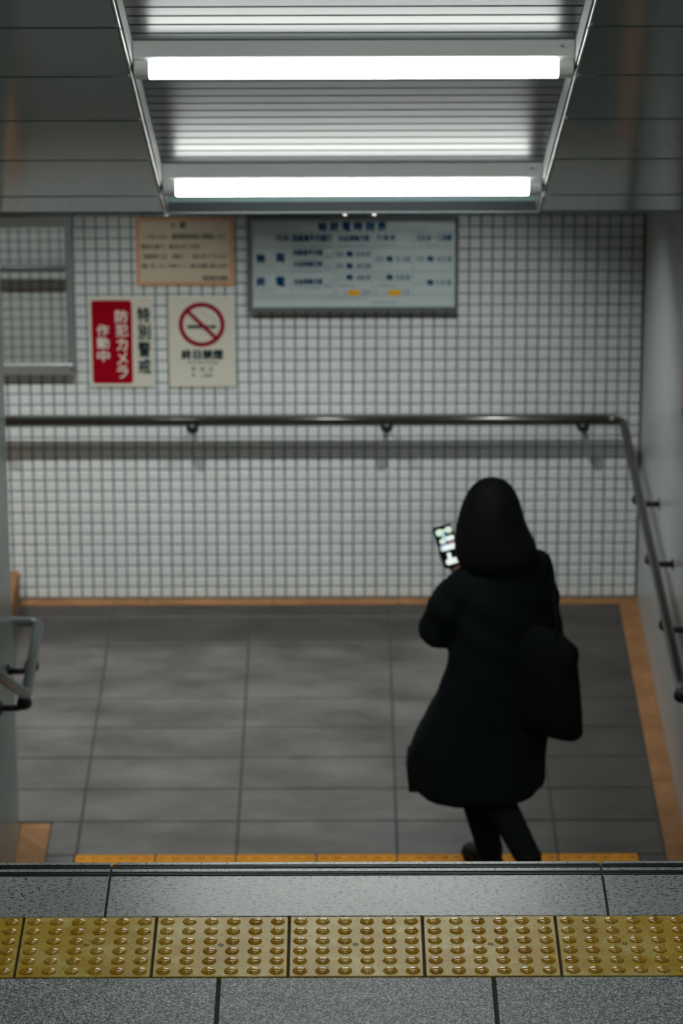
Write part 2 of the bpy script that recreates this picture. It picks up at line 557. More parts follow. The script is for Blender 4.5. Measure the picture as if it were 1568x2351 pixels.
# ------------------------------------------------------------------ lower landing floor
floor_l = MB().box(-3.6, XR, 12.44, WALL_Y, FZ - 0.2, FZ - 0.006).build('floor', M['far_joint'])
tag(floor_l, 'worn brown-grey stone landing in front of the tiled wall', 'floor', kind='structure')
col_x = [-0.994, -0.395, 0.205, 0.803, 1.206]
row_ys = [12.44, 12.738, 13.036, 13.337, 13.639, 13.941, 14.243, 14.545, 14.847, 15.149, 15.451, 15.592]
cache = {}
def far_slab(x0, x1, y0, y1, m='far_floor', name='stone_slab', g=0.004):
    key = (round(x1 - x0, 3), round(y1 - y0, 3), m)
    if key not in cache:
        a, b2 = (x1 - x0) / 2 - g, (y1 - y0) / 2 - g
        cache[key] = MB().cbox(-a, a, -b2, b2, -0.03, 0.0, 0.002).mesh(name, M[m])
    return obj(name, cache[key], floor_l, ((x0 + x1) / 2, (y0 + y1) / 2, FZ))
for j in range(len(row_ys) - 1):
    for i in range(len(col_x) - 1):
        if j == 1: continue            # tactile row
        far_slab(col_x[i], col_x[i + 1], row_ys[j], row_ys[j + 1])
    if row_ys[j] > 13.3:
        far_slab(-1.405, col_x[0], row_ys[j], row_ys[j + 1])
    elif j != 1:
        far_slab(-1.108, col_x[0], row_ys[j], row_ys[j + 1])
# orange tactile row at the foot of the stairs
far_slab(-1.108, -0.998, 12.738, 13.036)
far_slab(1.103, 1.206, 12.738, 13.036)
ftile = MB().cbox(-0.147, 0.147, -0.147, 0.147, -0.03, 0.002, 0.002).mesh('tactile_tile', M['tactile_far'])
fdm = []
for r, z in ((0.0165, 0.0015), (0.0150, 0.0042), (0.0100, 0.0066), (0.0010, 0.0075)):
    fdm.append([Vector((r * math.cos(2 * PI * k / 12), r * math.sin(2 * PI * k / 12), z)) for k in range(12)])
fdome = MB().loft(fdm)
fd = MB()
for a in range(6):
    for c in range(6):
        fd.add([p + Vector(((a - 2.5) * 0.0492, (c - 2.5) * 0.0492, 0)) for p in fdome.v], fdome.f)
fd_me = fd.mesh('domes', M['tactile_far'], True)
for i in range(7):
    t = obj('tactile_tile', ftile, floor_l, (-0.998 + 0.15015 + i * 0.3003, 12.887, FZ))
    tag(obj('domes', fd_me, t), kind='stuff')
# tan border strips along the walls
def strip(x0, x1, y0, y1):
    MB().cbox(x0, x1, y0, y1, FZ - 0.03, FZ + 0.002, 0.002).build('border_strip', M['border'], floor_l)
for k in range(5):
    a = 12.45 + k * 0.63
    strip(1.209, XR, a, min(a + 0.626, WALL_Y - 0.078))
for k in range(5):
    a = -1.40 + k * 0.55
    strip(a, min(a + 0.546, XR), WALL_Y - 0.074, WALL_Y)
strip(XL, -1.108, 12.45, 13.318)
strip(-1.405, XL - 0.003, 13.225, 13.318)
MB().box(-1.30, -1.10, 13.319, 13.329, FZ - 0.03, FZ + 0.0035).build('joint_strip', M['rubber'], floor_l)
# the passage to the left starts with one step
st = MB().cbox(-3.6, -1.408, 13.23, WALL_Y - 0.001, FZ, FZ + 0.135, 0.004).build('floor_step', M['border'])
tag(st, 'tan stone step leading off the landing to the left', 'step', kind='structure')

# ------------------------------------------------------------------ walls
GP = 0.0494                                             # tile pitch
wall_b = MB().box(-3.6, XR, WALL_Y, WALL_Y + 0.15, FZ - 0.2, LZ + 0.3).build('wall_back', M['grout'])
tag(wall_b, 'end wall of small white square tiles with grey grout', 'wall', kind='structure')
one = MB().cbox(-GP / 2 + 0.0043, GP / 2 - 0.0043, -GP / 2 + 0.0040, GP / 2 - 0.0040, 0, 0.0035, 0.0018)
rotw = Matrix.Rotation(PI / 2, 4, 'X')                   # tile front (+z) turned towards -Y
one.xform(rotw)
tile_me2 = one.mesh('wall_tile', M['tile'])
SIGNS = [(-1.80, -1.134, 1.02, 1.80), (-0.872, -0.448, 1.42, 1.74), (-1.08, -0.798, 0.97, 1.39), (-0.739, -0.448, 0.97, 1.39), (-0.40, 0.50, 1.31, 1.76)]
cells = []
for i in range(0, 66):
    x = 1.2857 - GP / 2 - i * GP
    for j in range(0, 53):
        z = 0.006 + GP / 2 + j * GP
        if z > LZ - FZ - 0.01 or x < -1.98: continue
        cells.append((x, z))
def free(x, z):
    if x < -1.32 or z > 1.735 or 0.80 < z < 0.90: return False
    if 0.25 < x < 0.9 and z < 1.0: return False
    h = GP / 2
    return not any(a - h < x < b + h and c - h < z < d + h for a, b, c, d in SIGNS)
def dist(c):
    return (Vector((c[0], WALL_Y, FZ + c[1])) - Vector((0, 0, CAM_Z))).length
ranked = sorted([c for c in cells if free(*c)], key=dist)
single = set(ranked[:290])
rest = MB()
for c in cells:
    p = Vector((c[0], WALL_Y, FZ + c[1]))
    if c in single:
        obj('wall_tile', tile_me2, wall_b, p)
    else:
        rest.add([v + p for v in one.v], one.f)
tag(rest.build('wall_tiles', M['tile'], wall_b), kind='stuff')
tag(MB().box(XR - 0.0045, XR - 0.0005, WALL_Y - 0.006, WALL_Y - 0.0005, FZ, LZ).build('corner_seal', M['joint'], wall_b))

wall_r = MB().box(XR, XR + 0.15, -1.5, WALL_Y + 0.15, FZ - 0.2, CK + 1.2).build('wall_right', M['side_wall'])
tag(wall_r, 'smooth pale grey side wall with a handrail along the stairs', 'wall', kind='structure')
wall_l = MB().box(XL - 2.4, XL, -1.5, 13.22, FZ - 0.2, CK + 1.2).build('wall_left', M['left_wall'])
tag(wall_l, 'smooth grey-green side wall ending at the corner of the landing', 'wall', kind='structure')
# tiled return of the left wall (seen in the mirror)
wall_f = MB().box(-3.6, XL - 0.002, 13.2205, 13.226, FZ - 0.1, LZ).build('wall_front', M['grout'])
tag(wall_f, 'tiled return wall of the side passage seen in the mirror', 'wall', kind='structure')
ret = MB()
oneb = [Vector((-v.x, -v.y, v.z)) for v in one.v]
for i in range(0, 30):
    for j in range(0, 53):
        p = Vector((XL - 0.004 - GP / 2 - i * GP, 13.226, FZ + 0.006 + GP / 2 + j * GP))
        if p.z > LZ - 0.02: continue
        ret.add([v + p for v in oneb], one.f)
tag(ret.build('wall_tiles', M['tile'], wall_f), kind='stuff')
wall_p = MB().box(-3.75, -3.6, 13.2, WALL_Y + 0.15, FZ - 0.2, LZ + 0.3).build('wall_passage', M['side_wall'])
tag(wall_p, 'far end wall of the side passage, out of view', 'wall', kind='structure')
wall_n = MB().box(-3.7, XR + 0.15, -1.65, -1.5, FZ - 0.2, CK + 1.2).build('wall_behind', M['side_wall'])
tag(wall_n, 'wall behind the photographer at the top of the stairs', 'wall', kind='structure')

# ------------------------------------------------------------------ sloping ceiling
# local frame of the ceiling: x right, y down the slope, z out of the ceiling into the room
Mc = Matrix(((1, 0, 0, 0), (0, math.cos(ALPHA), -math.sin(ALPHA), 0), (0, -math.sin(ALPHA), -math.cos(ALPHA), CK), (0, 0, 0, 1)))
def S(y): return y / math.cos(ALPHA)                     # slope coordinate of a ceiling point above world Y = y
S_END = S(Y_END)
RX0, RX1 = -0.590, 0.667                                 # recess
ceil = obj('ceiling', MB().box(-3.6, XR + 0.1, S(-1.6), S_END, -0.35, -0.11).mesh('ceiling', M['joint']))
ceil.matrix_world = Mc
tag(ceil, 'sloping ceiling of dark enamel panels with a slatted light recess', 'ceiling', kind='structure')
# backing above the panels and cheeks of the recess
for x0, x1 in ((XL, RX0 - 0.001), (RX1 + 0.001, XR)):
    MB().box(x0, x1, S(-1.6), S_END, -0.11, -0.022).build('panel_backing', M['joint'], ceil)
for xa, xb in ((RX0 - 0.001, RX0 + 0.002), (RX1 - 0.002, RX1 + 0.001)):
    MB().box(xa, xb, S(-1.6), S_END, -0.10, -0.004).build('recess_cheek', M['recess'], ceil)
# panels, 0.6 m along the slope
joints = [S(10.763) + k * 0.6 for k in range(-20, 6)]
pl = {}
for k in range(len(joints)):
    a = joints[k]
    b2 = min(joints[k] + 0.6, S_END)
    if b2 - a < 0.02: continue
    for x0, x1 in ((XL + 0.001, RX0 - 0.012), (RX1 + 0.012, XR - 0.001)):
        key = (round(x1 - x0, 4), round(b2 - a, 3))
        if key not in pl:
            w, h = (x1 - x0) / 2, (b2 - a) / 2 - 0.0075
            pl[key] = MB().cbox(-w, w, -h, h, -0.022, 0.0, 0.003).mesh('ceiling_panel', M['panel'])
        obj('ceiling_panel', pl[key], ceil, ((x0 + x1) / 2, (a + b2) / 2, 0))
    # bright aluminium lip on either side of the recess, one length per panel
    for xa in (RX0 - 0.010, RX1 + 0.004):
        MB().cbox(xa, xa + 0.006, a + 0.012, b2 - 0.012, -0.02, 0.004, 0.001).build('recess_lip', M['alu_edge'], ceil)
# slats across the recess, 0.1 m pitch
sp = 0.1022
w = sp - 0.013
prof = [(-w / 2, -0.02), (-w / 2, -0.0012), (-w / 2 + 0.002, 0.001), (w / 2 - 0.002, 0.001), (w / 2, -0.0012), (w / 2, -0.02)]
n = len(prof)
sb = MB().add([(x, y, z) for x in (RX0 + 0.004, RX1 - 0.004) for y, z in prof], [tuple(range(n)), tuple(reversed(range(n, 2 * n)))] + [(k, k + n, (k + 1) % n + n, (k + 1) % n) for k in range(n)])
slat_me = sb.mesh('slat', M['slat'])
s = 13.498 + sp * 5.5
while s > S(6.0):
    obj('slat', slat_me, ceil, (0, s, -0.072))
    s -= sp
MB().box(RX0, RX1, S(-1.6), S(6.0), -0.1, -0.075).build('recess_sheet', M['slat'], ceil)
# closing trim at the lower end
MB().cbox(XL, XR, S_END, S_END + 0.018, -0.10, 0.004, 0.003).build('edge_trim', M['frame'], ceil)
MB().box(RX0 - 0.001, RX1 + 0.001, S_END - 0.004, S_END - 0.001, -0.11, -0.001).build('recess_light_block', M['joint'], ceil)  # added black plate, keeps lamp light from leaking out of the recess
for x in (RX0 - 0.004, 0.015, 0.115):  # small bright blocks stand in for lamp glints on the trim
    MB().cbox(x - 0.006, x + 0.006, S_END + 0.018, S_END + 0.026, -0.010, 0.010, 0.002).build('trim_glint', M['alu_edge'], ceil)
# level ceiling above the lower landing
ceil2 = MB()
for x0, x1, y0, y1 in ((-3.6, XR, Y_END + 0.012, 14.46), (-3.6, XR, 14.70, WALL_Y), (-3.6, -2.29, 14.46, 14.70), (-2.05, -1.02, 14.46, 14.70), (-0.78, 0.25, 14.46, 14.70), (0.49, XR, 14.46, 14.70)):
    ceil2.box(x0, x1, y0, y1, LZ + 0.012, LZ + 0.25)
ceil2 = ceil2.build('ceiling', M['panel'])
tag(ceil2, 'level enamel ceiling above the lower landing', 'ceiling', kind='structure')

# ------------------------------------------------------------------ lights on the slope
FX0, FX1 = -0.5865, 0.6635
FL = FX1 - FX0
def profile_bar(prof, x0, x1):
    n = len(prof)
    return MB().add([(x, y, z) for x in (x0, x1) for y, z in prof],
                    [tuple(range(n)), tuple(reversed(range(n, 2 * n)))] + [(k, k + n, (k + 1) % n + n, (k + 1) % n) for k in range(n)])
body_prof = [(-0.001, -0.010), (0.0, 0.0), (0.012, 0.044), (0.018, 0.0495), (0.112, 0.0495), (0.118, 0.044), (0.130, 0.0), (0.131, -0.010)]
body_me = profile_bar(body_prof, -FL / 2, FL / 2).mesh('body', M['lamp_body'])
def bar_prof(g=0.0):
    pr = [(0.024 + g, 0.050)]
    for k in range(11):
        a = PI - PI * k / 10
        pr.append((0.065 + (0.042 - g) * math.copysign(abs(math.cos(a)) ** 0.5, math.cos(a)), 0.057 + (0.036 - g) * math.sin(a) ** 0.7))
    pr.append((0.106 - g, 0.050))
    return pr
CAP = 0.046
diff_me = profile_bar(bar_prof(0.0008), -FL / 2 + CAP, FL / 2 - CAP).mesh('diffuser', M['lamp_glow'])
cap_me = profile_bar(bar_prof(), -CAP / 2 + 0.004, CAP / 2).mesh('end_cap', M['lamp_body'])
mark = MB()
for (x, y, w2, h2) in ((0.0, 0.0, 0.012, 0.003), (0.001, 0.0045, 0.006, 0.002), (-0.016, 0.004, 0.005, 0.0008), (-0.014, -0.004, 0.006, 0.0008), (0.014, -0.004, 0.004, 0.002), (0.021, 0.003, 0.004, 0.0007), (0.006, -0.0045, 0.007, 0.0012)):
    mark.add([(x - w2 / 2, y - h2 / 2, 0), (x + w2 / 2, y - h2 / 2, 0), (x + w2 / 2, y + h2 / 2, 0), (x - w2 / 2, y + h2 / 2, 0)], [(0, 1, 2, 3)])
lmark_me = mark.mesh('maker_mark', M['black_ink'])
labels = {0: 'glowing batten light nearer the camera, above the upper end of the slats', 1: 'glowing batten light lower down, just above the timetable board',
          -1: 'batten light above the upper landing, out of view overhead', -2: 'batten light over the tactile row, out of view overhead',
          -3: 'batten light over the upper stairs, first behind the landing', -4: 'batten light over the upper stairs, nearest the photographer'}
for k in (0, 1, -1, -2, -3, -4):
    ss = 11.853 + 1.755 * k
    f = empty('ceiling_light')
    f.matrix_world = Mc @ Matrix.Translation(((FX0 + FX1) / 2, ss, -0.071))
    tag(f, labels[k], 'light', 'battens along the sloping ceiling')
    obj('body', body_me, f)
    obj('diffuser', diff_me, f)
    obj('end_cap', cap_me, f, (-FL / 2 + CAP / 2 - 0.002, 0, 0))
    obj('end_cap', cap_me, f, (FL / 2 - CAP / 2 - 0.002, 0, 0))
    # stamp on the sloping side that faces up the stairs
    mo = obj('maker_mark', lmark_me, f)
    ny = Vector((0, -0.044, 0.012)).normalized()
    ty = Vector((0, 0.012, 0.044)).normalized()
    mo.matrix_local = Matrix(((1, 0, 0, FL / 2 - 0.035), (0, -ty.y, ny.y, 0.005 + ny.y * 0.0008), (0, -ty.z, ny.z, 0.0183 + ny.z * 0.0008), (0, 0, 0, 1)))

# recessed downlights in the level ceiling (out of view; they light the tiles and throw the handrail's shadow)
for x, lab in ((-2.17, 'recessed downlight over the side passage, out of view'), (-0.90, 'recessed downlight above the crimson sign, out of view'), (0.37, 'recessed downlight right of the timetable, out of view')):
    f = empty('downlight', (x, 14.58, LZ + 0.012))
    tag(f, lab, 'light', 'downlights above the lower landing')
    N_ = 28
    circ = lambda r, z: [Vector((r * math.cos(2 * PI * k / N_), r * math.sin(2 * PI * k / N_), z)) for k in range(N_)]
    MB().loft([circ(0.110, -0.002), circ(0.112, 0.0), circ(0.112, 0.135), circ(0.118, 0.135), circ(0.118, 0.0), circ(0.135, 0.0), circ(0.135, -0.004), circ(0.110, -0.004), circ(0.110, -0.002)], False).build('can', M['bracket'], f)
    MB().loft([circ(0.117, 0.135), circ(0.117, 0.140)]).build('can_top', M['bracket'], f)
    MB().loft([circ(0.050, 0.124), circ(0.050, 0.134)]).build('lamp', M['level_glow'], f)

# ------------------------------------------------------------------ handrails
RZ = FZ + 0.852
rail_y = WALL_Y - 0.09
def bracket(root, p, d, plate=True):
    """support under the rail at p; d = unit vector towards the wall, wall 0.09 away"""
    p, d = Vector(p), Vector(d)
    s = Vector((0, 0, 1)).cross(d)
    b = MB()
    b.tube([p + Vector((0, 0, -0.012)), p + Vector((0, 0, -0.030)), p + Vector((0, 0, -0.045)), p + Vector((0, 0, -0.056))], [0.022, 0.028, 0.025, 0.011], 12)
    b.tube(bend([p + Vector((0, 0, -0.045)), p + Vector((0, 0, -0.052)) + d * 0.03, p + Vector((0, 0, -0.052)) + d * 0.088], 0.015), 0.012, 10)
    c = p + Vector((0, 0, -0.052)) + d * 0.0865
    b.tube([c - d * 0.006, c + d * 0.0015], [0.024, 0.027], 14)
    return b.build('bracket', M['bracket'], root, True)
# right rail: along the end wall, round the corner, level along the side wall, then up the stairs
rr = empty('handrail', (0.6, rail_y, RZ))
tag(rr, 'dark bronze handrail running along the tiled wall and round the right corner', 'handrail')
up = lambda y: RZ + (12.56 - y) * SL
path = bend([(-3.4, rail_y, RZ), (1.205, rail_y, RZ), (1.205, 12.56, RZ), (1.205, 8.3, up(8.3))], 0.075, 8)
org = Vector((0.6, rail_y, RZ))
MB().tube([p - org for p in path], 0.0195, 16).build('rail', M['rail'], rr, True)
for x in (-2.32, -1.48, -0.638, 0.1945, 1.036):
    bracket(rr, Vector((x, rail_y, RZ)) - org, (0, 1, 0))
for y in (14.66, 13.97, 13.28, 12.60):
    bracket(rr, Vector((1.205, y, RZ)) - org, (1, 0, 0))
for y in (11.6, 10.6, 9.6, 8.6):
    bracket(rr, Vector((1.205, y, up(y))) - org, (1, 0, 0))
# left rail: down the stairs, level to the corner, round it and along the return wall
lr = empty('handrail', (-1.12, 12.6, RZ))
tag(lr, 'grey steel handrail end curving round the corner of the left wall', 'handrail')
LZR = FZ + 0.83
org = Vector((-1.12, 12.6, RZ))
path = bend([(-1.123, 8.3, LZR + (12.60 - 8.3) * SL), (-1.123, 12.60, LZR), (-1.128, 13.305, LZR), (-3.4, 13.305, LZR)], 0.05, 8)
MB().tube([p - org for p in path], 0.0195, 16).build('rail', M['rail_left'], lr, True)
for y in (12.605, 12.95):
    bracket(lr, Vector((-1.130, y, LZR)) - org, (-1, 0, 0))
for x in (-1.95, -2.8):
    bracket(lr, Vector((x, 13.305, LZR)) - org, (0, -1, 0))
for y in (11.4, 10.4, 9.4):
    bracket(lr, Vector((-1.130, y, LZR + (12.60 - y) * SL)) - org, (-1, 0, 0))

# ------------------------------------------------------------------ lettering
def text_mesh(body, width, height, material, bold=0.0, line=1.0):
    """flat lettering fitted into width x height, centred, in the XZ plane facing -Y"""
    cu = bpy.data.curves.new('lettering', 'FONT')
    cu.body = body
    cu.size = 1.0
    cu.align_x = 'CENTER'
    cu.space_line = line
    cu.resolution_u = 3
    o = obj('lettering_tmp', cu)
    dg = bpy.context.evaluated_depsgraph_get()
    me = bpy.data.meshes.new_from_object(o.evaluated_get(dg))
    bpy.data.objects.remove(o)
    if len(me.vertices) == 0:
        return None
    xs = [v.co.x for v in me.vertices]
    ys = [v.co.y for v in me.vertices]
    cx, cy = (min(xs) + max(xs)) / 2, (min(ys) + max(ys)) / 2
    sx = width / max(1e-6, max(xs) - min(xs))
    sy = height / max(1e-6, max(ys) - min(ys)) if height else sx
    if not width: sx = sy
    for v in me.vertices:
        v.co = Vector(((v.co.x - cx) * sx, 0, (v.co.y - cy) * sy))
    if bold > 0:
        # heavier weight: the strokes repeated a hair to each side
        base = [v.co.copy() for v in me.vertices]
        polys = [tuple(p.vertices) for p in me.polygons]
        q = bold * min(sx, sy)
        vs, fs = [], []
        for n_, (dx, dz) in enumerate(((0, 0), (-q, 0), (q, 0), (0, -q), (0, q))):
            k = len(vs)
            vs += [p + Vector((dx, -0.00002 * n_, dz)) for p in base]
            fs += [tuple(i + k for i in f) for f in polys]
        bpy.data.meshes.remove(me)
        me = bpy.data.meshes.new('lettering')
        me.from_pydata(vs, [], fs)
    me.materials.clear()
    me.materials.append(material)
    me.name = 'lettering'
    return me
def text(parent, body, x, z, width, height, m, y=-0.0012, bold=0.0, line=1.0):
    me = text_mesh(body, width, height, M[m], bold, line)
    if me is None: return
    return obj('lettering', me, parent, (x, y, z))
def patch(parent, name, x0, x1, z0, z1, m, y=-0.0008, r=0.0):
    """flat printed patch with rounded corners, facing -Y"""
    if r <= 0:
        v = [(x0, y, z0), (x1, y, z0), (x1, y, z1), (x0, y, z1)]
    else:
        v = []
        for cx, cz, a0 in ((x1 - r, z0 + r, -PI / 2), (x1 - r, z1 - r, 0), (x0 + r, z1 - r, PI / 2), (x0 + r, z0 + r, PI)):
            for k in range(6):
                a = a0 + PI / 2 * k / 5
                v.append((cx + r * math.cos(a), y, cz + r * math.sin(a)))
    return obj(name, mesh_of(name, v, [tuple(range(len(v)))], M[m]), parent)
def plate(parent, name, x0, x1, z0, z1, t, m):
    """thin board, front at y = 0, thickness t behind it"""
    return MB().box(x0, x1, 0, t, z0, z1).build(name, M[m], parent)
def sign_root(name, x, z, y=WALL_Y - 0.010):
    return empty(name, (x, y, FZ + z))

# -- buff notice with orange border
s1 = sign_root('notice_sign', -0.660, 1.581)
tag(s1, 'buff notice with orange border and black text lines, top left of timetable', 'sign')
plate(s1, 'panel', -0.208, 0.208, -0.149, 0.149, 0.006, 'orange_frame')
patch(s1, 'printed_field', -0.191, 0.189, -0.132, 0.134, 'orange_paper')
def ox(zx): return -0.208 + (zx - 105) * 0.0003116
def oz(zy): return 0.149 - (zy - 115) * 0.000333
for body, xa, xb, zy, h, ink in (('お', 585, 650, 212, 0.022, 'black_ink'), ('願', 705, 795, 212, 0.026, 'black_ink'), ('い', 835, 920, 214, 0.016, 'faint_ink'),
        ('この出入口は、', 215, 545, 362, 0.024, 'black_ink'), ('最終電車発車後に閉鎖致します。', 600, 1345, 362, 0.026, 'black_ink'),
        ('階段を通り、', 180, 505, 495, 0.022, 'black_ink'), ('駅出口をご利用', 560, 970, 495, 0.021, 'black_ink'),
        ('混雑時には', 205, 525, 625, 0.023, 'black_ink'), ('係員の', 600, 740, 625, 0.022, 'black_ink'), ('指示に従って下さいます', 880, 1345, 625, 0.022, 'black_ink'),
        ('様 方 の', 175, 490, 750, 0.021, 'black_ink'), ('ご理解とご', 510, 790, 750, 0.014, 'black_ink'), ('協力お願い致します', 840, 1345, 750, 0.020, 'black_ink'),
        ('東京都交通局', 1010, 1350, 912, 0.022, 'black_ink')):
    text(s1, body, (ox(xa) + ox(xb)) / 2, oz(zy), ox(xb) - ox(xa), h, ink, y=-0.002, bold=0.012)

# -- red and white camera sign
s2 = sign_root('camera_warning_sign', -0.938, 1.180)
tag(s2, 'cream sign with crimson panel, white vertical text and black vertical text', 'sign')
plate(s2, 'panel', -0.136, 0.136, -0.201, 0.201, 0.006, 'paper')
patch(s2, 'red_field', -0.125, 0.047, -0.185, 0.186, 'red', r=0.012)
def column(parent, chars, x, z_top, z_bot, w_, m, bold):
    """vertical lettering, one glyph under the other"""
    n_ = len(chars)
    pitch = (z_top - z_bot) / (n_ - 0.12)
    for k, ch in enumerate(chars):
        text(parent, ch, x, z_top - pitch * (k + 0.44), w_ * (0.86 if ch in 'カメラ' else 1.0), pitch * 0.86, m, y=-0.002, bold=bold)
column(s2, '防犯カメラ', 0.003, 0.143, -0.161, 0.052, 'white_ink', 0.028)
column(s2, '作動中', -0.078, 0.079, -0.086, 0.050, 'white_ink', 0.028)
column(s2, '特別警戒', 0.0975, 0.156, -0.142, 0.052, 'black_ink', 0.035)

# -- no smoking sign
s3 = sign_root('no_smoking_sign', -0.5935, 1.179)
tag(s3, 'cream no smoking sign with dark red crossed ring', 'sign')
plate(s3, 'panel', -0.1415, 0.1415, -0.201, 0.201, 0.006, 'paper')
RC = (0.0, 0.079)
mbr = MB()
ro, ri, nn = 0.0985, 0.0795, 48
for k in range(nn):
    a0, a1 = 2 * PI * k / nn, 2 * PI * (k + 1) / nn
    mbr.add([(RC[0] + r * math.cos(a), -0.0016, RC[1] + r * math.sin(a)) for a, r in ((a0, ro), (a1, ro), (a1, ri), (a0, ri))], [(0, 1, 2, 3)])
mbr.build('prohibition_ring', M['dark_red'], s3)
d = Vector((0.707, 0, -0.707))
q = Vector((0.707, 0, 0.707)) * 0.0085
c = Vector((RC[0], -0.002, RC[1]))
mesh_o = obj('prohibition_bar', mesh_of('prohibition_bar', [c - d * 0.086 - q, c + d * 0.086 - q, c + d * 0.086 + q, c - d * 0.086 + q], [(0, 1, 2, 3)], M['dark_red']), s3)
patch(s3, 'cigarette', -0.062, 0.030, 0.062, 0.076, 'black_ink', y=-0.0010)
patch(s3, 'cigarette_tip', 0.034, 0.062, 0.062, 0.076, 'black_ink', y=-0.0010)
sm = MB()
for k in range(10):
    t0, t1 = k / 10, (k + 1) / 10
    f1 = lambda t: Vector((0.055 - 0.045 * t + 0.012 * math.sin(t * 5), -0.0010, 0.090 + 0.045 * t))
    a, b2 = f1(t0), f1(t1)
    sm.add([a - Vector((0.006, 0, 0)), a + Vector((0.006, 0, 0)), b2 + Vector((0.006, 0, 0)), b2 - Vector((0.006, 0, 0))], [(0, 1, 2, 3)])
sm.build('smoke', M['faint_ink'], s3)
text(s3, '終日禁煙', 0.0005, -0.0545, 0.176, 0.041, 'black_ink', bold=0.05)
text(s3, 'No Smoking', 0.003, -0.091, 0.130, 0.017, 'black_ink')
for ch, x in (('駅', -0.038), ('務', 0.0), ('区', 0.038)):
    text(s3, ch, x, -0.120, 0.017, 0.018, 'black_ink')
text(s3, '都', -0.038, -0.149, 0.015, 0.014, 'black_ink')
text(s3, '交通局', 0.020, -0.149, 0.050, 0.014, 'black_ink')

# -- timetable board
s4 = sign_root('timetable_board', 0.0515, 1.5305, WALL_Y - 0.024)
tag(s4, 'pale blue framed timetable board with navy Japanese text and two orange marks', 'sign')
plate(s4, 'panel', -0.436, 0.436, -0.202, 0.202, 0.014, 'board')
for x0, x1, z0, z1 in ((-0.4435, 0.4435, 0.193, 0.2085), (-0.4435, 0.4435, -0.2085, -0.191), (-0.4435, -0.4285, -0.191, 0.193), (0.4315, 0.4435, -0.191, 0.193)):
    MB().box(x0, x1, -0.012, 0.018, z0, z1).build('frame_bar', M['frame'], s4)
def bx(zx): return -0.4285 + (zx - 105) * 0.000632
def bz(zy): return 0.1905 - (zy - 100) * 0.000671
for zy in (180, 280, 438, 590):
    patch(s4, 'rule', bx(105), bx(1465), bz(zy) - 0.0025, bz(zy) + 0.0025, 'board_line', y=-0.0008)
for zx, za, zb in ((370, 180, 590), (650, 180, 590), (915, 180, 590), (1188, 180, 590)):
    patch(s4, 'rule', bx(zx) - 0.002, bx(zx) + 0.002, bz(zb), bz(za), 'board_line', y=-0.0011)
def bt(body, xa, xb, zy, h, ink='blue_ink', bold=0.035):
    text(s4, body, (bx(xa) + bx(xb)) / 2, bz(zy), bx(xb) - bx(xa), h, M and ink, y=-0.0020, bold=bold)
bt('始 終 電 時 刻 表', 552, 1006, 140, 0.040, bold=0.05)
bt('First and last train timetable', 1040, 1278, 158, 0.015, 'pale_ink', 0)
bt('行先', 270, 356, 216, 0.027)
bt('西高島平方面行', 380, 640, 216, 0.031, bold=0.05)
bt('白金高輪方面', 690, 893, 216, 0.029)
bt('六本木', 940, 1070, 214, 0.029)
bt('日比谷・三田線', 1212, 1445, 214, 0.029)
for xa, xb, tx in ((380, 640, 'for Nishi-takashimadaira'), (690, 890, 'for Shirokane-takanawa'), (930, 1080, 'for Roppongi'), (1225, 1440, 'for Hibiya and Mita')):
    bt(tx, xa, xb, 263, 0.016, 'pale_ink', 0)
bt('始', 137, 195, 346, 0.040, bold=0.05); bt('発', 268, 326, 344, 0.040, bold=0.05)
bt('終', 137, 195, 500, 0.040, bold=0.05); bt('電', 268, 326, 500, 0.040, bold=0.05)
bt('First train', 140, 255, 398, 0.014, 'pale_ink', 0)
bt('Last train', 140, 255, 554, 0.014, 'pale_ink', 0)
bt('西高島平方面', 385, 580, 310, 0.026, bold=0.05); bt('行', 588, 635, 342, 0.020, 'pale_ink')
bt('白金高輪方面', 390, 578, 385, 0.024); bt('行', 588, 635, 412, 0.020, 'pale_ink')
bt('白金高輪方面', 390, 578, 500, 0.026); bt('行', 588, 635, 530, 0.020, 'pale_ink')
for zy in (350, 425, 540): bt('for Takashimadaira', 385, 575, zy, 0.011, 'pale_ink', 0)
def tm(h1, m1, xs, zy):
    bt(h1, xs[0] - 24, xs[0] + 24, zy, 0.023, 'pale_ink' if zy > 460 else 'blue_ink', -0.01)
    bt('時', xs[1] - 20, xs[1] + 20, zy, 0.027, bold=0.05)
    bt(m1, xs[2] - 28, xs[2] + 28, zy, 0.023, 'blue_ink', -0.01)
    bt('分', xs[3] - 17, xs[3] + 17, zy, 0.025)
c3, c4, c5 = (693, 762, 832, 884), (962, 1030, 1098, 1152), (1238, 1303, 1372, 1428)
tm('05', '04', c3, 322); tm('05', '30', c3, 400); tm('05', '51', c4, 355); tm('05', '43', c5, 355)
tm('23', '48', c3, 475); tm('23', '58', c4, 475); tm('23', '10', c5, 510)
for xo, mm in ((0, '08'), (270, '18')):
    bt('土曜休日', 668 + xo, 795 + xo, 528, 0.014, 'pale_ink', 0.01)
    bt('+', 665 + xo, 685 + xo, 573, 0.014, 'pale_ink', 0.01)
    bt('2', 722 + xo, 742 + xo, 573, 0.022, 'pale_ink', 0)
    bt(mm, 842 + xo, 895 + xo, 572, 0.022, 'pale_ink', 0.02)
    patch(s4, 'orange_mark', bx(750 + xo), bx(831 + xo), bz(593), bz(558), 'highlight', y=-0.0028, r=0.008)
bt('平日は上記の時刻のとおり運転します。土曜・休日の運転時刻は駅係員におたずね下さい', 135, 890, 610, 0.013, 'pale_ink', 0)
bt('東京都交通局', 905, 1075, 640, 0.014, 'pale_ink', 0)

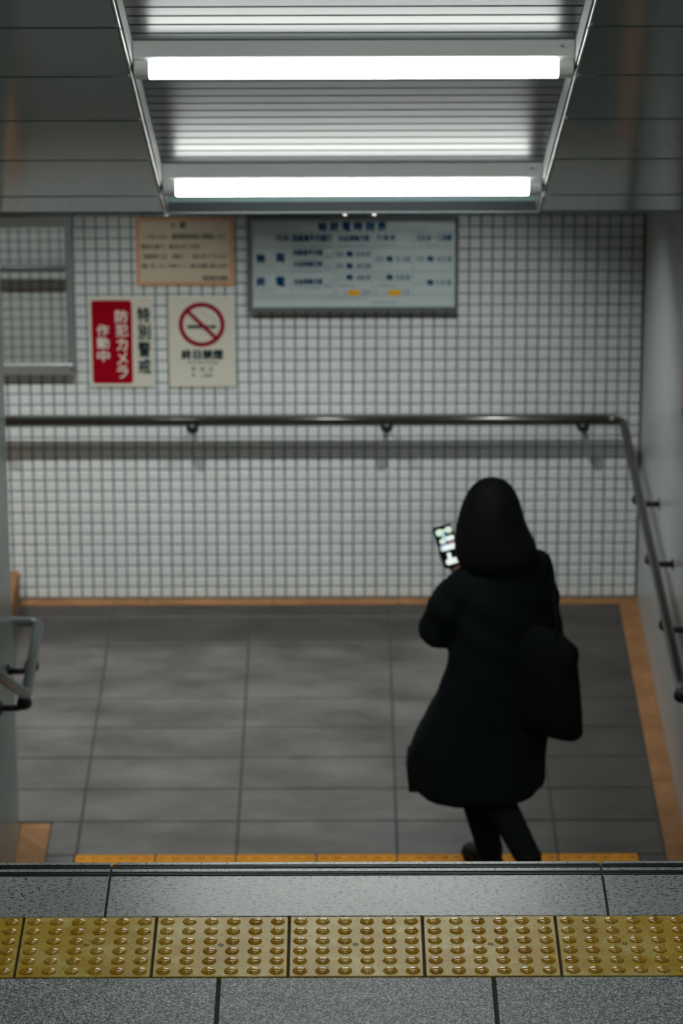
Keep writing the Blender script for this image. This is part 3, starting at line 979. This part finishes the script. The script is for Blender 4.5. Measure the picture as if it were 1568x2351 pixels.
# -- framed mirror at the left of the wall
mr_root = sign_root('wall_mirror', -1.45, 1.395, WALL_Y - 0.030)
tag(mr_root, 'steel-framed wall mirror reflecting the tiled passage, left edge of picture', 'mirror')
plate(mr_root, 'mirror_glass', -0.30, 0.292, -0.315, 0.315, 0.012, 'mirror')
for x0, x1, z0, z1 in ((-0.315, 0.313, 0.300, 0.352), (-0.315, 0.313, -0.352, -0.303), (-0.315, -0.285, -0.303, 0.300), (0.284, 0.313, -0.303, 0.300)):
    MB().cbox(x0, x1, z0, z1, -0.012, 0.010, 0.004).xform(Matrix.Rotation(PI / 2, 4, 'X') @ Matrix.Translation((0, 0, 0))).build('frame_bar', M['frame_mirror'] if 'frame_mirror' in M else M['steel'], mr_root)
MB().tube([(0.300, -0.0105, -0.328), (0.300, -0.013, -0.328)], 0.006, 10).build('screw', M['bracket'], mr_root)

# -- poster on the right wall, only its far edge in view
ps = empty('poster', (XR - 0.006, 13.30, FZ + 1.775))
tag(ps, 'pink poster with amber and maroon bands, at the right edge on the side wall', 'poster')
MB().box(0.0, 0.004, -0.42, 0.42, -0.275, 0.275).build('panel', M['paper'], ps)
for name, z0, z1, m in (('maroon_band', -0.035, 0.272, 'maroon'), ('amber_band', -0.065, -0.035, 'amber'), ('pale_band', -0.09, -0.065, 'pale_pink'), ('pink_band', -0.235, -0.09, 'pink'), ('blue_band', -0.272, -0.235, 'deep_blue')):
    v = [(-0.0008, -0.417, z0), (-0.0008, 0.417, z0), (-0.0008, 0.417, z1), (-0.0008, -0.417, z1)]
    obj(name, mesh_of(name, v, [(3, 2, 1, 0)], M[m]), ps)

# ------------------------------------------------------------------ the person
H = Vector((-math.sin(math.radians(33)), math.cos(math.radians(33)), 0))      # heading
Rt = Vector((H.y, -H.x, 0))                                                # her right hand side
def P(x, y, z): return Vector((x, y, FZ + z))
BASE = P(0.56, 12.93, 0.0)
person = empty('person', BASE)
tag(person, 'person in long black coat seen from behind, walking and looking at a phone', 'person')

def hring(cx, cy, z, a, b, yaw=33, n=28, tilt=0.0, ex=2.2):
    """horizontal superellipse ring: a half width across the body, b half depth"""
    u = Vector((math.cos(math.radians(yaw)), math.sin(math.radians(yaw)), 0))
    v = Vector((-u.y, u.x, 0))
    out = []
    for k in range(n):
        t = 2 * PI * k / n
        ct, st_ = math.cos(t), math.sin(t)
        x = a * math.copysign(abs(ct) ** (2 / ex), ct)
        y = b * math.copysign(abs(st_) ** (2 / ex), st_)
        p = P(cx, cy, z) + u * x + v * y
        p.z += tilt * x
        out.append(p)
    return out

# joints
HEADC = P(0.530, 13.000, 1.345)
face = Vector((-0.60, 0.74, -0.32)).normalized()
hr_ = face.cross(Vector((0, 0, 1))).normalized()
hu = hr_.cross(face).normalized()
HR = Matrix((hr_, face, hu)).transposed()
sh_l, sh_r = P(0.455, 12.915, 1.125), P(0.700, 13.070, 1.125)
el_l, wr_l = P(0.350, 12.935, 0.945), P(0.418, 13.150, 1.040)
el_r, wr_r = P(0.755, 13.130, 0.880), P(0.560, 13.290, 0.930)
hip_l, kn_l, an_l = P(0.505, 12.93, 0.72), P(0.455, 12.98, 0.410), P(0.546, 12.875, 0.085)
hip_r, kn_r, an_r = P(0.620, 12.97, 0.72), P(0.510, 12.91, 0.410), P(0.678, 12.665, 0.150)
toe_l = an_l + H * 0.130 + Vector((0, 0, -0.05))
toe_r = an_r + H * 0.120 + Vector((0, 0, -0.112))

# phone frame
pn = Vector((0.20, -0.80, 0.45)).normalized()
pu = Vector((-0.255, 0.30, 0.90))
pu = (pu - pn * pu.dot(pn)).normalized()
pr_ = pu.cross(pn).normalized()
PC = P(0.389, 13.190, 1.170)
def ph(r, u, n): return PC + pr_ * r + pu * u + pn * n

body = MB()
# torso and neck
body.loft([hring(0.572, 12.965, z, a, b) for z, a, b in ((0.66, 0.10, 0.08), (0.72, 0.150, 0.105), (0.80, 0.155, 0.11), (0.90, 0.125, 0.095), (1.00, 0.135, 0.10), (1.08, 0.155, 0.10), (1.14, 0.150, 0.085), (1.175, 0.085, 0.06))])
body.tube([P(0.570, 12.97, 1.13), P(0.555, 12.98, 1.20), HEADC + Vector((0.01, -0.01, -0.05))], [0.056, 0.050, 0.052], 14)
# head with jaw, nose, brow, lips, ears
def hp(r, f, u): return HEADC + hr_ * r + face * f + hu * u
body.ball(hp(0, -0.008, 0.020), (0.074, 0.090, 0.092), R=HR)
body.ball(hp(0, 0.022, -0.045), (0.058, 0.062, 0.070), R=HR)
body.ball(hp(0, 0.062, -0.088), (0.026, 0.020, 0.020), R=HR)
body.tube([hp(0, 0.074, 0.016), hp(0, 0.090, -0.010), hp(0, 0.100, -0.028), hp(0, 0.084, -0.036)], [0.009, 0.011, 0.013, 0.011], 10)
body.tube([hp(-0.042, 0.066, 0.026), hp(0, 0.078, 0.028), hp(0.042, 0.066, 0.026)], 0.010, 10)
body.tube([hp(-0.024, 0.070, -0.060), hp(0, 0.080, -0.058), hp(0.024, 0.070, -0.060)], [0.005, 0.008, 0.005], 10)
body.tube([hp(-0.020, 0.070, -0.070), hp(0, 0.078, -0.070), hp(0.020, 0.070, -0.070)], [0.005, 0.008, 0.005], 10)
for s_ in (-1, 1):
    body.ball(hp(0.076 * s_, -0.008, -0.008), (0.010, 0.020, 0.032), R=HR)
    body.ball(hp(0.030 * s_, 0.070, 0.006), (0.013, 0.010, 0.010), R=HR)
# arms
body.tube([P(0.50, 12.93, 1.12), sh_l, (sh_l + el_l) / 2, el_l, (el_l * 0.6 + wr_l * 0.4), wr_l], [0.055, 0.050, 0.043, 0.037, 0.034, 0.025], 14)
body.tube([P(0.65, 13.03, 1.12), sh_r, (sh_r + el_r) / 2, el_r, (el_r * 0.6 + wr_r * 0.4), wr_r], [0.055, 0.050, 0.043, 0.037, 0.034, 0.025], 14)
# left hand: palm behind the lower end of the phone, fingers along its back, thumb on the right edge
body.tube([wr_l, ph(0.022, -0.112, -0.022), ph(0.014, -0.080, -0.026), ph(0.008, -0.046, -0.026)], [0.024, 0.025, 0.027, 0.021], 14)
for i, (u0, l) in enumerate(((-0.030, 0.95), (-0.048, 1.0), (-0.066, 0.95), (-0.083, 0.78))):
    body.tube([ph(0.016, u0 - 0.006, -0.024), ph(0.016 - 0.026 * l, u0 + 0.010, -0.027), ph(0.016 - 0.044 * l, u0 + 0.016, -0.018), ph(0.016 - 0.054 * l, u0 + 0.018, -0.0055)], [0.0095, 0.009, 0.008, 0.007], 10)
body.tube([ph(0.028, -0.092, -0.020), ph(0.046, -0.070, -0.010), ph(0.047, -0.045, 0.004), ph(0.037, -0.026, 0.0125)], [0.013, 0.0115, 0.010, 0.008], 10)
# right hand: relaxed, slightly curled in front of the body
dr = (wr_r - el_r).normalized()
sr = Vector((0, 0, 1))
nr = dr.cross(sr).normalized()
body.tube([wr_r, wr_r + dr * 0.035, wr_r + dr * 0.075], [0.025, 0.028, 0.027], 14)
for i, l in enumerate((0.070, 0.080, 0.074, 0.058)):
    o0 = wr_r + dr * 0.070 + sr * (0.026 - 0.0175 * i)
    body.tube([o0, o0 + dr * l * 0.45, o0 + dr * l * 0.8 + nr * -0.016, o0 + dr * l * 0.92 + nr * -0.036], [0.0095, 0.009, 0.0082, 0.007], 10)
o0 = wr_r + dr * 0.025 + sr * 0.022
body.tube([o0, o0 + dr * 0.025 + sr * 0.018 - nr * 0.010, o0 + dr * 0.055 + sr * 0.020 - nr * 0.022], [0.013, 0.011, 0.009], 10)
# legs and feet
for hip, kn, an, toe in ((hip_l, kn_l, an_l, toe_l), (hip_r, kn_r, an_r, toe_r)):
    body.tube([hip, hip * 0.5 + kn * 0.5, kn, kn * 0.65 + an * 0.35, an], [0.085, 0.072, 0.054, 0.052, 0.034], 14)
    body.tube([an - H * 0.02 - Vector((0, 0, 0.03)), an * 0.5 + toe * 0.5 - Vector((0, 0, 0.005)), toe], [0.022, 0.024, 0.018], 12)
bm_ = remesh(body, 'body', M['skin'], 0.0045, 3, 0.5)
def attach(name, me):
    o = obj(name, me, person)
    o.matrix_parent_inverse = Matrix.Translation(-BASE)
    return o
attach('body', bm_)

# hair: chin-length bob, open at the face
hair = MB()
HN = 40
rows = [(1.499, 0.016, 0.016, 0.538, 12.955), (1.491, 0.040, 0.042, 0.539, 12.957), (1.470, 0.063, 0.070, 0.540, 12.960), (1.435, 0.081, 0.094, 0.540, 12.965), (1.39, 0.096, 0.110, 0.538, 12.968),
        (1.34, 0.108, 0.116, 0.539, 12.965), (1.295, 0.122, 0.118, 0.546, 12.958), (1.258, 0.134, 0.118, 0.556, 12.953), (1.228, 0.133, 0.114, 0.558, 12.950), (1.200, 0.118, 0.104, 0.553, 12.950), (1.185, 0.098, 0.088, 0.548, 12.953)]
rings = []
for i, (z, a, b2, cx, cy) in enumerate(rows):
    rg = []
    for k in range(HN):
        t = 2 * PI * k / HN
        w2 = 1.0 + 0.018 * math.sin(k * 2.7 + 0.4) * min(1, i / 4) + 0.012 * math.sin(k * 5.1)
        rg.append(P(cx + a * w2 * math.cos(t), cy + b2 * w2 * math.sin(t), z + (0.010 * math.sin(k * 1.9) if i > 7 else 0)))
    rings.append(rg)
hair.loft(rings)
fy = math.atan2(face.y, face.x)
keep = []
ctr = P(0.545, 12.96, 0)
for f in hair.f:
    cc = sum((hair.v[i] for i in f), Vector()) / len(f)
    ang = (math.atan2(cc.y - ctr.y, cc.x - ctr.x) - fy + PI) % (2 * PI) - PI
    if len(f) == HN and cc.z < FZ + 1.3: continue
    if abs(ang) < math.radians(42) and cc.z < FZ + 1.405: continue
    keep.append(f)
hair.f = keep
hm = hair.mesh('hair', M['hair'], True)
ho = attach('hair', hm)
sd = ho.modifiers.new('thickness', 'SOLIDIFY'); sd.thickness = 0.016; sd.offset = -1
sb2 = ho.modifiers.new('smooth', 'SUBSURF'); sb2.levels = 1; sb2.render_levels = 2

# coat
coat = MB()
coat_rows = [  # z, centre x, centre y, half width, half depth, yaw
    (1.232, 0.575, 12.975, 0.070, 0.058, 33), (1.215, 0.598, 12.980, 0.108, 0.080, 33), (1.190, 0.600, 12.985, 0.160, 0.100, 33), (1.150, 0.592, 12.985, 0.190, 0.116, 33), (1.080, 0.585, 12.975, 0.196, 0.128, 33), (0.98, 0.580, 12.965, 0.192, 0.132, 33),
    (0.88, 0.575, 12.955, 0.192, 0.136, 30), (0.78, 0.566, 12.950, 0.202, 0.144, 26), (0.68, 0.550, 12.945, 0.220, 0.156, 20), (0.58, 0.522, 12.940, 0.240, 0.166, 14), (0.49, 0.496, 12.930, 0.250, 0.182, 8), (0.41, 0.490, 12.925, 0.250, 0.198, 5), (0.358, 0.492, 12.918, 0.247, 0.206, 4), (0.329, 0.492, 12.918, 0.243, 0.200, 4)]
coat.loft([hring(cx, cy, z, a, b2, yw) for z, cx, cy, a, b2, yw in coat_rows])
# collar
coat.tube([P(0.573, 12.975, 1.19), P(0.568, 12.978, 1.235)], [0.082, 0.074], 18)
# sleeves, full at the elbow
coat.tube([P(0.52, 12.95, 1.10), sh_l + Vector((0.005, 0, 0.0)), (sh_l + el_l) / 2 + Vector((-0.012, 0, 0)), el_l, el_l * 0.72 + wr_l * 0.28, el_l * 0.3 + wr_l * 0.7, wr_l], [0.085, 0.082, 0.080, 0.076, 0.074, 0.062, 0.046], 18)
coat.tube([P(0.62, 13.02, 1.10), sh_r, (sh_r + el_r) / 2, el_r, el_r * 0.55 + wr_r * 0.45, wr_r], [0.085, 0.078, 0.070, 0.066, 0.058, 0.042], 18)
def folds(co, no):
    z = co.z - FZ
    t = math.atan2(co.y - 12.95, co.x - 0.52)
    k = max(0.0, min(1.0, (0.95 - z) / 0.6))
    am = 0.006 * k * (math.sin(t * 6 + z * 5) + 0.5 * math.sin(t * 11 - z * 9))
    am += 0.004 * math.sin(z * 46 + co.x * 30) * (1.0 if z > 0.85 else 0.3)
    return co + no * am
cm = remesh(coat, 'coat', M['coat'], 0.011, 5, 0.5, folds)
attach('coat', cm)
# swinging left corner of the hem
flap = MB().loft([[P(0.245, 12.88, 0.47), P(0.240, 12.97, 0.47), P(0.30, 12.98, 0.47), P(0.30, 12.88, 0.47)],
                  [P(0.240, 12.87, 0.40), P(0.234, 12.97, 0.40), P(0.30, 12.98, 0.40), P(0.30, 12.87, 0.40)],
                  [P(0.244, 12.88, 0.322), P(0.242, 12.96, 0.322), P(0.285, 12.97, 0.322), P(0.29, 12.88, 0.322)]])
attach('coat_hem', flap.mesh('coat_hem', M['coat'], True))
# trousers and shoes
tr = MB()
for hip, kn, an in ((hip_l, kn_l, an_l), (hip_r, kn_r, an_r)):
    tr.tube([hip, hip * 0.5 + kn * 0.5, kn, kn * 0.5 + an * 0.5, an - (kn - an).normalized() * 0.012], [0.096, 0.083, 0.064, 0.057, 0.048], 16)
tr.loft([hring(0.572, 12.955, z, a, b2) for z, a, b2 in ((0.68, 0.13, 0.10), (0.74, 0.165, 0.12), (0.80, 0.165, 0.12))])
attach('trousers', remesh(tr, 'trousers', M['trousers'], 0.010, 3))
for an, toe, lift in ((an_l, toe_l, 0.0), (an_r, toe_r, 1.0)):
    sh = MB()
    heel = an - H * 0.045 + Vector((0, 0, -0.050 + 0.012 * lift))
    sh.tube([an + Vector((0, 0, 0.030)), an + Vector((0, 0, -0.02))], [0.047, 0.045], 14)
    sh.tube([heel - H * 0.004, heel * 0.5 + toe * 0.5 + Vector((0, 0, 0.006)), toe, toe + H * 0.028 - Vector((0, 0, 0.004))], [0.036, 0.044, 0.040, 0.024], 14)
    me = remesh(sh, 'shoe', M['shoe'], 0.007, 3)
    if not lift:
        for v in me.vertices:
            if v.co.z < FZ + 0.003: v.co.z = FZ + 0.003
    attach('shoe', me)

# ------------------------------------------------------------------ phone
phone = empty('phone', PC)
tag(phone, 'black smartphone with lit screen held up beside her head', 'phone')
Mp = Matrix((pr_, pu, pn)).transposed().to_4x4()
def rrect(w, h, r, z0, z1):
    rg = []
    for z, ins in ((z0, 0.001), (z0 + 0.001, 0), (z1 - 0.001, 0), (z1, 0.001)):
        pts = []
        for cx, cy, a0 in ((w - r, -h + r, -PI / 2), (w - r, h - r, 0), (-w + r, h - r, PI / 2), (-w + r, -h + r, PI)):
            for k in range(6):
                a = a0 + PI / 2 * k / 5
                pts.append(Vector((cx + (r - ins) * math.cos(a), cy + (r - ins) * math.sin(a), z)))
        rg.append(pts)
    return MB().loft(rg)
rrect(0.0365, 0.0790, 0.009, -0.0045, 0.0040).xform(Mp).build('case', M['phone'], phone)
scr = rrect(0.0335, 0.0760, 0.007, 0.0038, 0.0044).xform(Mp).build('screen', M['screen'], phone)
def glow(r0, r1, u0, u1, m):
    """lit area of the screen; r 0..1 left to right, u 0..1 top to bottom"""
    x0, x1 = -0.0335 + r0 * 0.067, -0.0335 + r1 * 0.067
    y1, y0 = 0.076 - u0 * 0.152, 0.076 - u1 * 0.152
    r = min(x1 - x0, y1 - y0) * 0.35
    pts = []
    for cx, cy, a0 in ((x1 - r, y0 + r, -PI / 2), (x1 - r, y1 - r, 0), (x0 + r, y1 - r, PI / 2), (x0 + r, y0 + r, PI)):
        for k in range(4):
            a = a0 + PI / 2 * k / 3
            pts.append(Mp @ Vector((cx + r * math.cos(a), cy + r * math.sin(a), 0.0047 + glow.n * 0.00002)))
    glow.n += 1
    obj('screen_graphic', mesh_of('screen_graphic', pts, [tuple(range(len(pts)))], M[m]), scr)
glow.n = 0
glow(0.05, 0.45, 0.06, 0.22, 'glow_green'); glow(0.62, 0.97, 0.05, 0.20, 'glow_green'); glow(0.3, 0.8, 0.09, 0.15, 'glow_green')
glow(0.32, 0.52, 0.16, 0.38, 'glow_teal'); glow(0.5, 0.97, 0.27, 0.385, 'glow_white'); glow(0.12, 0.45, 0.30, 0.42, 'glow_green')
glow(0.06, 0.5, 0.44, 0.465, 'glow_blue'); glow(0.5, 0.92, 0.425, 0.455, 'glow_magenta')
glow(0.03, 0.3, 0.47, 0.60, 'glow_teal'); glow(0.16, 0.97, 0.47, 0.60, 'glow_white')
glow(0.30, 0.52, 0.66, 0.86, 'glow_white'); glow(0.12, 0.88, 0.81, 0.95, 'glow_white')

# ------------------------------------------------------------------ shoulder bag
BC = P(0.738, 12.810, 0.592)
bag = empty('shoulder_bag', BC)
tag(bag, 'large black tote bag hanging from her right shoulder', 'bag')
bh = Vector((-math.sin(math.radians(52)), math.cos(math.radians(52)), 0))    # long side of the bag
bs = Vector((bh.y, -bh.x, 0))
def bring(z, off, a, b2, n=28, ex=3.2):
    out = []
    for k in range(n):
        t = 2 * PI * k / n
        ct, st_ = math.cos(t), math.sin(t)
        out.append(bh * (off + a * math.copysign(abs(ct) ** (2 / ex), ct)) + bs * (b2 * math.copysign(abs(st_) ** (2 / ex), st_)) + Vector((0, 0, z)))
    return out
bgm = MB().loft([bring(z, o_, a, b2) for z, o_, a, b2 in ((0.005, 0, 0.140, 0.045), (0.02, 0, 0.150, 0.055), (0.10, 0.0, 0.143, 0.060), (0.20, 0.002, 0.134, 0.058), (0.28, 0.004, 0.126, 0.052), (0.325, -0.004, 0.126, 0.046), (0.352, -0.008, 0.118, 0.034), (0.385, 0.004, 0.085, 0.016), (0.40, 0.010, 0.06, 0.010))])
bo = bgm.build('bag_body', M['bag'], bag, True)
for s_ in (-1, 1):
    top = P(0.736, 13.030, 1.212) - BC + bh * 0.008 * s_
    a = bh * (-0.055) + bs * 0.016 * s_ + Vector((0, 0, 0.385))
    b2 = bh * 0.085 + bs * 0.016 * s_ + Vector((0, 0, 0.385))
    pts = bend([a, top + bh * -0.028 + Vector((0, 0, -0.06)), top, top + bh * 0.03 + Vector((0, 0, -0.07)), b2], 0.05, 4)
    MB().tube(pts, 0.0062, 8).build('strap', M['bag'], bag, True)
